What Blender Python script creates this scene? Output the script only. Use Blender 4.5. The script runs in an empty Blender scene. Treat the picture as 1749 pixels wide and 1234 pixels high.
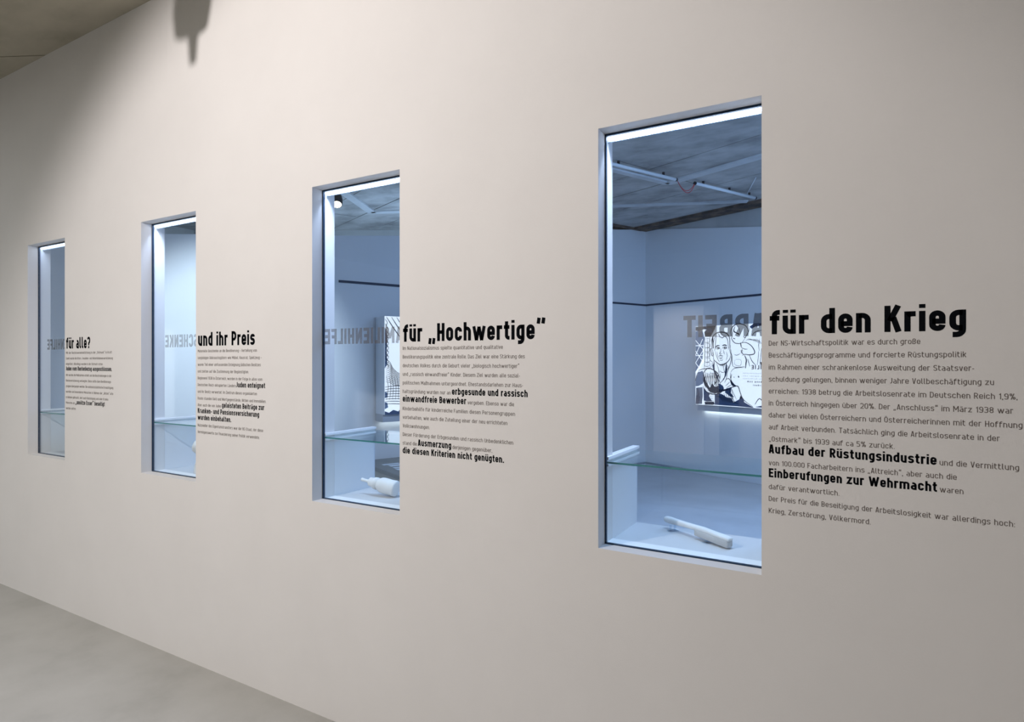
import bpy, bmesh, math, random
import numpy as np
from mathutils import Vector, Matrix
random.seed(7)
S = bpy.context.scene
COL = S.collection

# ------------------------------------------------------------------ camera, world, lights, exposure
CAM_Z = 1.6
CAM_D = 1.945                      # distance of the camera from the text wall (wall face is y = 0)
cd = bpy.data.cameras.new('camera'); cam = bpy.data.objects.new('camera', cd); COL.objects.link(cam)
cam.location = (0, -CAM_D, CAM_Z); cam.rotation_euler = (math.radians(90), 0, math.radians(30.15))
cd.sensor_width = 36; cd.lens = 21.45; cd.clip_start = .05
S.camera = cam
W = bpy.data.worlds.new('world'); S.world = W; W.use_nodes = True
W.node_tree.nodes['Background'].inputs[0].default_value = (.5, .55, .6, 1)
W.node_tree.nodes['Background'].inputs[1].default_value = .15
S.view_settings.view_transform = 'Standard'; S.view_settings.look = 'None'
S.view_settings.gamma = 1; S.view_settings.use_curve_mapping = False
S.view_settings.exposure = 0.0

def light(name, kind, loc, target, power, color, **kw):
    l = bpy.data.lights.new(name, kind); l.energy = power; l.color = color
    for k, v in kw.items(): setattr(l, k, v)
    o = bpy.data.objects.new(name, l); COL.objects.link(o); o.location = loc
    o.rotation_euler = (Vector(target) - Vector(loc)).to_track_quat('-Z', 'Y').to_euler()
    return o
WARM = (1, .928, .90); BLUE = (.38, .59, 1)
# viewer's room: one wide spot washes the text wall, a soft fill stands for the rest of the track
light('wall_wash_spot', 'SPOT', (-2.3, -2.7, 3.4), (-2.2, 0, 1.1), 258, WARM, spot_size=math.radians(106), spot_blend=.42, shadow_soft_size=.035)
light('room_fill', 'AREA', (-3.4, -4.0, 3.55), (-3.4, -4.0, 0), 70, (1, .972, .96), shape='RECTANGLE', size=1.0, size_y=1.0)
light('room_fill_left', 'AREA', (-6.9, -2.9, 3.55), (-6.9, -2.9, 0), 42, (.93, .98, 1), shape='RECTANGLE', size=.7, size_y=.7)
light('partition_spot', 'SPOT', (-2.6, -6.2, 3.4), (-2.8, -8.5, 1.1), 560, WARM, spot_size=math.radians(56), spot_blend=.6, shadow_soft_size=.05)
# room behind the wall: cool ceiling lights, two added rear fills, a wall spot
light('cool_fill_near', 'AREA', (.9, 3.6, 3.5), (-.6, 4.6, 0), 95, BLUE, shape='RECTANGLE', size=1.8, size_y=1.2)
light('cool_fill_side', 'AREA', (-.2, 1.6, 3.4), (-.9, 3.0, 0), 48, BLUE, shape='RECTANGLE', size=1.2, size_y=1.2)
light('cool_floor_spot', 'SPOT', (-1.1, 3.7, 3.5), (-1.2, 3.9, 0), 150, (.42, .62, 1), spot_size=math.radians(62), spot_blend=.9, shadow_soft_size=.08)
light('cool_rear_fill', 'AREA', (-5.0, 4.3, 2.3), (-5.0, 4.4, 3.6), 19, (.50, .70, 1), shape='RECTANGLE', size=1.2, size_y=1.2)  # added fill, unseen behind the partition, brightens the ceiling there
light('cool_rear_point_fill', 'POINT', (-7.0, 3.6, 2.3), (-7, 3.6, 3.6), 32, (.55, .74, 1), shadow_soft_size=.15)  # added fill, no fixture, lifts the dark concrete above the partition
light('gift_wall_spot', 'SPOT', (-3.6, 1.0, 2.7), (-5.3, 1.80, 1.70), 200, (.74, .88, 1), spot_size=math.radians(68), spot_blend=.7, shadow_soft_size=.08)

# ------------------------------------------------------------------ materials
def mat(name, color, rough=.6, emit=None, strength=0, metallic=0, spec=.3):
    m = bpy.data.materials.new(name); m.use_nodes = True
    b = m.node_tree.nodes['Principled BSDF']
    b.inputs['Base Color'].default_value = (*color, 1); b.inputs['Roughness'].default_value = rough
    b.inputs['Metallic'].default_value = metallic; b.inputs['Specular IOR Level'].default_value = spec
    if emit:
        b.inputs['Emission Color'].default_value = (*emit, 1); b.inputs['Emission Strength'].default_value = strength
    return m
def noisy(name, c1, c2, scale, rough=.8, bump=.1, bscale=60, detail=8, stretch=(1, 1, 1), c3=None, p=(.35, .65)):
    m = mat(name, c1, rough); nt = m.node_tree; N = nt.nodes; L = nt.links; b = N['Principled BSDF']
    tc = N.new('ShaderNodeTexCoord'); mp = N.new('ShaderNodeMapping'); mp.inputs['Scale'].default_value = stretch
    L.new(tc.outputs['Object'], mp.inputs[0])
    n = N.new('ShaderNodeTexNoise'); n.inputs['Scale'].default_value = scale; n.inputs['Detail'].default_value = detail
    n.inputs['Roughness'].default_value = .6; L.new(mp.outputs[0], n.inputs['Vector'])
    r = N.new('ShaderNodeValToRGB'); r.color_ramp.elements[0].position = p[0]; r.color_ramp.elements[1].position = p[1]
    r.color_ramp.elements[0].color = (*c1, 1); r.color_ramp.elements[1].color = (*c2, 1)
    if c3:
        e = r.color_ramp.elements.new(.5 * (p[0] + p[1])); e.color = (*c3, 1)
    L.new(n.outputs['Fac'], r.inputs[0]); L.new(r.outputs[0], b.inputs['Base Color'])
    n2 = N.new('ShaderNodeTexNoise'); n2.inputs['Scale'].default_value = bscale; L.new(mp.outputs[0], n2.inputs['Vector'])
    bp = N.new('ShaderNodeBump'); bp.inputs['Strength'].default_value = bump; bp.inputs['Distance'].default_value = .002
    L.new(n2.outputs['Fac'], bp.inputs['Height']); L.new(bp.outputs[0], b.inputs['Normal'])
    return m
def glass(name, tint, base=.04):
    m = bpy.data.materials.new(name); m.use_nodes = True; nt = m.node_tree; N = nt.nodes; L = nt.links
    N.clear(); out = N.new('ShaderNodeOutputMaterial'); mx = N.new('ShaderNodeMixShader')
    tr = N.new('ShaderNodeBsdfTransparent'); tr.inputs[0].default_value = (*tint, 1)
    gl = N.new('ShaderNodeBsdfGlossy'); gl.inputs['Roughness'].default_value = 0; gl.inputs[0].default_value = (1, 1, 1, 1)
    lw = N.new('ShaderNodeLayerWeight'); lw.inputs['Blend'].default_value = .5
    pw = N.new('ShaderNodeMath'); pw.operation = 'POWER'; pw.inputs[1].default_value = 5
    ma = N.new('ShaderNodeMath'); ma.operation = 'MULTIPLY_ADD'; ma.inputs[1].default_value = 1 - base; ma.inputs[2].default_value = base
    L.new(lw.outputs['Facing'], pw.inputs[0]); L.new(pw.outputs[0], ma.inputs[0])
    L.new(ma.outputs[0], mx.inputs[0]); L.new(tr.outputs[0], mx.inputs[1]); L.new(gl.outputs[0], mx.inputs[2])
    L.new(mx.outputs[0], out.inputs[0]); return m
def film(name, color, opacity):
    m = bpy.data.materials.new(name); m.use_nodes = True; nt = m.node_tree; N = nt.nodes; L = nt.links
    N.clear(); out = N.new('ShaderNodeOutputMaterial'); mx = N.new('ShaderNodeMixShader'); mx.inputs[0].default_value = opacity
    tr = N.new('ShaderNodeBsdfTransparent'); df = N.new('ShaderNodeBsdfDiffuse'); df.inputs[0].default_value = (*color, 1)
    L.new(tr.outputs[0], mx.inputs[1]); L.new(df.outputs[0], mx.inputs[2]); L.new(mx.outputs[0], out.inputs[0]); return m

M = dict(
    wall=noisy('painted_wall', (.79, .775, .76), (.81, .795, .78), 3, .75, .12, 220),
    white=noisy('white_partition', (.78, .79, .80), (.80, .81, .82), 2, .7, .08, 200),
    warmwhite=noisy('white_plasterboard', (.8, .8, .79), (.82, .82, .81), 2, .7, .05, 200),
    panel=mat('white_lacquer', (.86, .87, .88), .45),
    floor=noisy('grey_screed_floor', (.39, .385, .36), (.47, .465, .44), 2.6, .62, .12, 90, c3=(.44, .435, .41), p=(.3, .66)),
    floor2=noisy('grey_cool_floor', (.46, .48, .50), (.54, .56, .58), 1.6, .45, .08, 60),
    conc=noisy('board_marked_concrete', (.36, .33, .26), (.52, .48, .39), 2.2, .9, .5, 14, stretch=(1, 1.8, 1), c3=(.46, .425, .345), p=(.25, .72)),
    conc2=noisy('pale_board_marked_concrete', (.27, .27, .265), (.60, .60, .585), 2.4, .9, .35, 14, stretch=(1, 1.5, 1), c3=(.46, .46, .45), p=(.30, .70)),
    concwall=noisy('concrete_upper_wall', (.42, .43, .42), (.54, .55, .54), 1.5, .9, .3, 20),
    rib=noisy('pale_concrete_rib', (.58, .60, .61), (.68, .70, .71), 4, .8, .2, 40),
    rust=noisy('rusty_dark_steel', (.06, .055, .055), (.26, .18, .13), 7, .85, .4, 40, p=(.42, .75)),
    joint=mat('dark_joint', (.10, .095, .085), .9),
    black=mat('black_vinyl', (.006, .007, .009), 1, spec=0),
    grey=mat('grey_vinyl', (.17, .145, .132), 1, spec=0),
    gasket=mat('dark_blue_gasket', (.012, .035, .075), .4),
    rail=mat('dark_blue_strip', (.018, .035, .07), .5),
    glass=glass('clear_glass', (.945, .975, .995)),
    glass2=glass('clear_glass_cover', (.90, .965, .97), .07),
    glass3=glass('thin_rear_glass', (.97, .985, 1), .02),
    edge=mat('green_glass_edge', (.05, .26, .25), .15, spec=.6),
    acryl=glass('clear_acrylic', (.86, .92, .97), .10),
    led=mat('light_strip_diffuser', (.9, .9, .9), .5, (.68, .80, 1.0), 9),
    alu=mat('aluminium_profile', (.45, .55, .70), .35, metallic=.6),
    plaster=noisy('white_plaster_cast', (.74, .735, .72), (.80, .795, .78), 12, .85, .25, 90),
    plaster2=noisy('grey_white_plaster_cast', (.50, .50, .50), (.58, .58, .58), 14, .9, .4, 80),
    tube=mat('white_tube', (.82, .86, .88), .4),
    cap=mat('dark_cap', (.03, .03, .035), .5),
    red=mat('red_wire', (.55, .05, .06), .5),
    box=mat('lightbox_side', (.72, .78, .86), .5),
    tabletop=noisy('dark_grey_table_top', (.20, .21, .21), (.26, .27, .27), 5, .6, .1, 60),
    railwhite=mat('bright_white_rail', (.93, .93, .93), .4),
    base=mat('pale_grey_case_base', (.60, .595, .60), .55),
    shadeband=mat('grey_blue_shade_band', (.50, .53, .58), .6),  # tone of the shaded band under the light boxes
    paper=mat('backlit_print', (.8, .83, .86), .6, (.92, .97, 1), .74),
    ink=mat('navy_ink', (.015, .032, .075), .6),
    ink2=mat('pale_blue_ink', (.25, .34, .48), .6),
    ink3=mat('mid_blue_ink', (.08, .13, .24), .6),
    lamp=mat('dark_grey_lamp', (.05, .05, .055), .5),
    glow=mat('lamp_glow', (1, 1, 1), .5, (1, .86, .7), 9),
    film=film('grey_letter_film', (.035, .033, .038), .72),
    filmwarm=film('brownish_letter_film', (.15, .125, .12), .60),
    filmlight=film('light_grey_letter_film', (.26, .25, .24), .55),
)

# ------------------------------------------------------------------ mesh helpers
def tag(o, label=None, cat=None, group=None, kind=None):
    if label: o['label'] = label
    if cat: o['category'] = cat
    if group: o['group'] = group
    if kind: o['kind'] = kind
    return o
def empty(name, loc=(0, 0, 0), rz=0):
    o = bpy.data.objects.new(name, None); COL.objects.link(o); o.location = loc; o.rotation_euler = (0, 0, rz)
    o.empty_display_size = .1; return o
def mk(name, verts, faces, m, parent=None, smooth=False, loc=None, rot=None):
    me = bpy.data.meshes.new(name); me.from_pydata([tuple(v) for v in verts], [], faces); me.update()
    bm = bmesh.new(); bm.from_mesh(me)
    bmesh.ops.recalc_face_normals(bm, faces=bm.faces)
    bm.to_mesh(me); bm.free()
    me.materials.append(m)
    if smooth:
        for p in me.polygons: p.use_smooth = True
    o = bpy.data.objects.new(name, me); COL.objects.link(o)
    if parent: o.parent = parent
    if loc: o.location = loc
    if rot: o.rotation_euler = rot
    return o
class MB:
    def __init__(s): s.v = []; s.f = []
    def box(s, x0, x1, y0, y1, z0, z1, mtx=None):
        b = len(s.v); c = [(x, y, z) for x in (x0, x1) for y in (y0, y1) for z in (z0, z1)]
        if mtx is not None: c = [mtx @ Vector(p) for p in c]
        s.v += c
        for q in ((0, 1, 3, 2), (4, 6, 7, 5), (0, 4, 5, 1), (2, 3, 7, 6), (0, 2, 6, 4), (1, 5, 7, 3)):
            s.f.append([b + i for i in q])
        return s
    def prism(s, poly, z0, z1):
        n = len(poly); b = len(s.v)
        s.v += [(p[0], p[1], z0) for p in poly] + [(p[0], p[1], z1) for p in poly]
        s.f.append(list(range(b, b + n))[::-1]); s.f.append(list(range(b + n, b + 2 * n)))
        for i in range(n): j = (i + 1) % n; s.f.append([b + i, b + j, b + n + j, b + n + i])
        return s
    def tube(s, pts, r, seg=8, caps=True):
        pts = [Vector(p) for p in pts]; rs = r if isinstance(r, (list, tuple)) else [r] * len(pts)
        b = len(s.v); up = None
        for i, p in enumerate(pts):
            d = (pts[min(i + 1, len(pts) - 1)] - pts[max(i - 1, 0)]).normalized()
            if up is None: up = d.orthogonal().normalized()
            up = (up - d * up.dot(d)).normalized(); sd = d.cross(up)
            for k in range(seg):
                a = 2 * math.pi * k / seg; s.v.append(p + (up * math.cos(a) + sd * math.sin(a)) * rs[i])
        for i in range(len(pts) - 1):
            for k in range(seg):
                k2 = (k + 1) % seg; s.f.append([b + i * seg + k, b + i * seg + k2, b + (i + 1) * seg + k2, b + (i + 1) * seg + k])
        if caps:
            s.f.append([b + k for k in range(seg)][::-1]); s.f.append([b + (len(pts) - 1) * seg + k for k in range(seg)])
        return s
    def build(s, name, m, parent=None, smooth=False, loc=None, rot=None):
        return mk(name, s.v, s.f, m, parent, smooth, loc, rot)
def bx(name, x0, x1, y0, y1, z0, z1, m, parent=None, bev=0):
    o = MB().box(x0, x1, y0, y1, z0, z1).build(name, m, parent)
    if bev:
        md = o.modifiers.new('bevel', 'BEVEL'); md.width = bev; md.segments = 2
    return o
def autosmooth(o, bev=None):
    for p in o.data.polygons: p.use_smooth = True
    if bev:
        md = o.modifiers.new('bevel', 'BEVEL'); md.width = bev; md.segments = 2
    return o

# ------------------------------------------------------------------ geometry of the place (metres)
H = 3.63                          # ceiling height of both rooms
TW = .135                         # thickness of the text wall
WZ0, WZ1 = .962, 2.392            # window opening
WIN = [(-.790, -.270), (-2.182, -1.666), (-3.574, -3.058), (-4.960, -4.450)]   # x range of the openings
XL, XR, YB = -9.0, 4.0, -9.4      # viewer's room
# line of the far partition: corner (x,y) and directions
CR = Vector((-2.94, 9.16 - CAM_D, 0)); DA = Vector((-.4069, -.9135, 0)); DB = Vector((.927, -.375, 0)).normalized()

# text wall with four openings, one solid mesh
def wall_with_holes():
    xs = sorted([XL, XR] + [v for w in WIN for v in w]); zs = [0, WZ0, WZ1, H]
    V = {}; vs = []; fs = []
    def v(x, y, z):
        k = (x, y, z)
        if k not in V: V[k] = len(vs); vs.append(k)
        return V[k]
    hole = lambda i, j: j == 1 and any(abs(xs[i] - w[0]) < 1e-6 for w in WIN)
    nx = len(xs) - 1
    for i in range(nx):
        for j in range(3):
            if hole(i, j): continue
            x0, x1, z0, z1 = xs[i], xs[i + 1], zs[j], zs[j + 1]
            fs.append([v(x0, 0, z0), v(x1, 0, z0), v(x1, 0, z1), v(x0, 0, z1)])
            fs.append([v(x0, TW, z0), v(x0, TW, z1), v(x1, TW, z1), v(x1, TW, z0)])
            for (di, dj, e) in ((-1, 0, ((x0, z0), (x0, z1))), (1, 0, ((x1, z0), (x1, z1))), (0, -1, ((x0, z0), (x1, z0))), (0, 1, ((x0, z1), (x1, z1)))):
                a, c = i + di, j + dj
                if a < 0 or a >= nx or c < 0 or c > 2 or hole(a, c):
                    (xa, za), (xb, zb) = e
                    fs.append([v(xa, 0, za), v(xb, 0, zb), v(xb, TW, zb), v(xa, TW, za)])
    o = mk('wall_front', vs, fs, M['wall']); o['kind'] = 'structure'; return o
wall_with_holes()
def struct(o): o['kind'] = 'structure'; return o
struct(bx('floor', XL, XR, YB, 0.0, -.1, 0, M['floor']))
struct(bx('floor', XL, XR, 0.0, 10.5, -.1, -.002, M['floor2']))
struct(bx('wall_left', XL - .1, XL, YB, 0, 0, H, M['warmwhite']))
struct(bx('wall_right', XR, XR + .1, YB, 0, 0, H, M['warmwhite']))
struct(bx('wall_back', XL, XR, YB - .1, YB, 0, H, M['conc']))
struct(bx('wall_right', XR, XR + .1, TW, 10.5, 0, H, M['white']))
ceil_near = struct(bx('ceiling', XL, XR, YB, TW * .5, H + .03, H + .15, M['joint']))
ceil_far = struct(bx('ceiling', XL, XR, TW * .5, 10.5, H + .03, H + .15, M['joint']))
struct(bx('wall_left', XL - .1, XL, 0, 10.5, 0, H, M['concwall']))

# concrete formwork panels of the ceilings
def clip(poly, rect):
    x0, x1, y0, y1 = rect
    for ax, lim, sg in ((0, x0, 1), (0, x1, -1), (1, y0, 1), (1, y1, -1)):
        out = []
        for i in range(len(poly)):
            a, b = poly[i], poly[(i + 1) % len(poly)]
            ia, ib = sg * (a[ax] - lim) >= 0, sg * (b[ax] - lim) >= 0
            if ia: out.append(a)
            if ia != ib:
                t = (lim - a[ax]) / (b[ax] - a[ax]); out.append((a[0] + t * (b[0] - a[0]), a[1] + t * (b[1] - a[1])))
        poly = out
        if len(poly) < 3: return None
    return poly
def panels(parent, org, g1, su, sv, rect, ur, vr, m, gap, zv):
    g1 = Vector(g1).normalized(); g2 = Vector((-g1.y, g1.x))
    for j in range(*vr):
        off = (j % 2) * su * .5
        for i in range(*ur):
            c = []
            for (a, b) in ((gap, gap), (su - gap, gap), (su - gap, sv - gap), (gap, sv - gap)):
                p = Vector(org) + g1 * (i * su + off + a) + g2 * (j * sv + b); c.append((p.x, p.y))
            c = clip(c, rect)
            if not c: continue
            dz = random.uniform(0, zv)
            MB().prism(c, H - dz, H + .03).build('concrete_panel', m, parent)
panels(ceil_near, (-4.667, 0.02), (.894, .447), 2.5, 1.25, (XL, XR, -5.0, 0.0), (-3, 5), (-6, 5), M['conc'], .004, .004)
panels(ceil_far, (-1.80, 4.86), (DB.x, DB.y), 2.6, .52, (XL, 2.6, TW, 9.4), (-4, 4), (-11, 11), M['conc2'], .005, .006)
struct(bx('ceiling', XL, XR, YB, -5.0, H, H + .03, M['conc']))

# far partitions (white) with sloping top edge, concrete wall above and behind
def sloped_wall(name, prof, d, n, th, m):
    """prof: list of (distance along d from the corner, top height)"""
    vs = []; fs = []; k = len(prof)
    for off in (0, th):
        for t, z in prof: p = CR + d * t + n * off; vs.append((p.x, p.y, 0))
        for t, z in prof: p = CR + d * t + n * off; vs.append((p.x, p.y, z))
    for i in range(k - 1):
        fs.append([i, i + 1, k + i + 1, k + i]); fs.append([2 * k + i, 3 * k + i, 3 * k + i + 1, 2 * k + i + 1])
        fs.append([k + i, k + i + 1, 3 * k + i + 1, 3 * k + i]); fs.append([i, 2 * k + i, 2 * k + i + 1, i + 1])
    fs.append([0, k, 3 * k, 2 * k]); fs.append([k - 1, 3 * k - 1, 4 * k - 1, 2 * k - 1])
    return struct(mk(name, vs, fs, m))
NA = Vector((-.9135, .4069, 0)); NB = Vector((-DB.y, DB.x, 0))       # away from the room
sloped_wall('wall_far_left', [(0, 1.6 + 2.025), (.77, 1.6 + 1.928), (4.126, 1.6 + 1.434), (4.84, 1.6 + 1.35), (6.38, 1.6 + 1.179), (7.74, 1.6 + 1.03)], DA, NA, .10, M['white'])
sloped_wall('wall_far_right', [(0, 1.6 + 2.025), (1.9, 1.6 + 1.74), (6.8, 1.6 + 1.0)], DB, NB, .02, M['white'])
def line_wall(name, a, b, th, z0, z1, m):
    a = Vector(a); b = Vector(b); d = (b - a); L = d.length; ang = math.atan2(d.y, d.x)
    return MB().box(0, L, 0, th, z0, z1, Matrix.Translation((a.x, a.y, 0)) @ Matrix.Rotation(ang, 4, 'Z')).build(name, m)
a = CR + NB * .021
struct(line_wall('wall_far_back', (a.x - 7.2 * .865, a.y - 7.2 * .5 + .02), (a.x, a.y + .02), .12, 0, H, M['concwall']))
b = a + DB * 6.9
struct(line_wall('wall_far_back', (a.x, a.y), (b.x, b.y), .12, 0, H, M['concwall']))
# dark rusty steel edge beams under the ceiling
c0 = CR - NB * .26; c1 = c0 + DB * 6.0
o = line_wall('steel_beam', (c0.x, c0.y), (c1.x, c1.y), .26, H - .04, H, M['rust']); tag(o, 'rusty dark steel strip under the ceiling above the wall with the large drawing', 'beam')
c0 = CR + DA * .10; c1 = CR + DA * 1.2
o = line_wall('steel_beam', (c1.x, c1.y), (c0.x, c0.y), .12, H - .045, H, M['rust']); tag(o, 'short dark steel strip under the ceiling left of the far corner', 'beam')
# pale ribs on the ceiling
def strip(name, x0, y0, x1, y1, w, z0, z1, m, parent=None):
    d = Vector((x1 - x0, y1 - y0)); L = d.length; ang = math.atan2(d.y, d.x)
    return MB().box(0, L, -w / 2, w / 2, z0, z1, Matrix.Translation((x0, y0, 0)) @ Matrix.Rotation(ang, 4, 'Z')).build(name, m, parent)
for (x0, y0, x1, y1, w, lab) in ((-3.0, 2.72, -1.95, 4.93, .075, 'pale rib on the concrete ceiling beside the left white tube'),
                                 (-1.95, 4.93, .55, 3.88, .11, 'pale rib on the concrete ceiling running to the upper right behind the front pane'),
                                 (-2.87, 5.58, -1.30, 6.22, .08, 'pale rib on the concrete ceiling nearest the far dark beam'),
                                 (-5.2, 2.9, -5.80, 4.26, .12, 'pale rib on the ceiling running away beside the glowing lamp'),
                                 (-5.80, 4.26, -4.6, 4.72, .12, 'pale rib on the ceiling crossing behind the second pane from the right')):
    tag(strip('ceiling_rib', x0, y0, x1, y1, w, H - .022, H - .002, M['rib']), lab, 'rib')
# dark line along the far walls
p0 = CR - NA * .004; p1 = CR + DA * 4.84 - NA * .004
def wall_strip(name, a, b, z0, z1, m, th=.008):
    d = Vector(b) - Vector(a); ang = math.atan2(d.y, d.x)
    return MB().box(0, d.length, -th / 2, th / 2, z0, z1, Matrix.Translation((a[0], a[1], 0)) @ Matrix.Rotation(ang, 4, 'Z')).build(name, m)
tag(wall_strip('wall_line', p1, p0, 2.446, 2.472, M['rail']), 'thin dark line along the left far wall, starting in mid wall', 'strip')
q0 = CR - NB * .004; q1 = CR + DB * 6.5 - NB * .004
tag(wall_strip('wall_line', q0, q1, 2.446, 2.472, M['rail']), 'thin dark line on the right far wall, above the large drawing', 'strip')

# ------------------------------------------------------------------ stroke lettering (narrow technical alphabet)
def rounded(pts, closed=False, seg=5):
    n = len(pts); out = []
    for i, p in enumerate(pts):
        r = p[2] if len(p) > 2 else 0
        if (not closed and i in (0, n - 1)) or r <= 0: out.append((p[0], p[1])); continue
        a = Vector(pts[i - 1][:2]); c = Vector(pts[(i + 1) % n][:2]); b = Vector(p[:2])
        u = a - b; w = c - b; lu, lw = u.length, w.length
        k = lambda q: .5 if (closed or 0 < (q % n) < n - 1) else 1.0
        rr = min(r, lu * k(i - 1) if not (not closed and i - 1 == 0) else lu, lw * k(i + 1) if not (not closed and i + 1 == n - 1) else lw)
        s = b + u.normalized() * rr; e = b + w.normalized() * rr
        for q in range(seg + 1):
            t = q / seg; f = .5523
            c1 = s + (b - s) * f; c2 = e + (b - e) * f
            out.append(tuple(s * (1 - t) ** 3 + c1 * 3 * t * (1 - t) ** 2 + c2 * 3 * t * t * (1 - t) + e * t ** 3))
    return out
def ribbon(poly, w, closed=False):
    P = []
    for p in poly:
        if not P or (abs(P[-1][0] - p[0]) + abs(P[-1][1] - p[1])) > 1e-5: P.append(p)
    if closed and abs(P[0][0] - P[-1][0]) + abs(P[0][1] - P[-1][1]) < 1e-5: P.pop()
    n = len(P); Lf = []; Rt = []
    for i in range(n):
        b = Vector(P[i])
        pa = Vector(P[i - 1]) if (closed or i > 0) else None; pc = Vector(P[(i + 1) % n]) if (closed or i < n - 1) else None
        d1 = (b - pa).normalized() if pa is not None else None; d2 = (pc - b).normalized() if pc is not None else None
        if d1 is None: d1 = d2
        if d2 is None: d2 = d1
        n1 = Vector((-d1.y, d1.x)); n2 = Vector((-d2.y, d2.x)); m = n1 + n2
        if m.length < 1e-4: m = n1.copy()
        m.normalize(); k = min(1 / max(.3, m.dot(n1)), 2.2)
        Lf.append(b + m * w / 2 * k); Rt.append(b - m * w / 2 * k)
    q = []
    for i in range(n if closed else n - 1):
        j = (i + 1) % n; q.append((Lf[i], Rt[i], Rt[j], Lf[j]))
    return q
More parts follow.
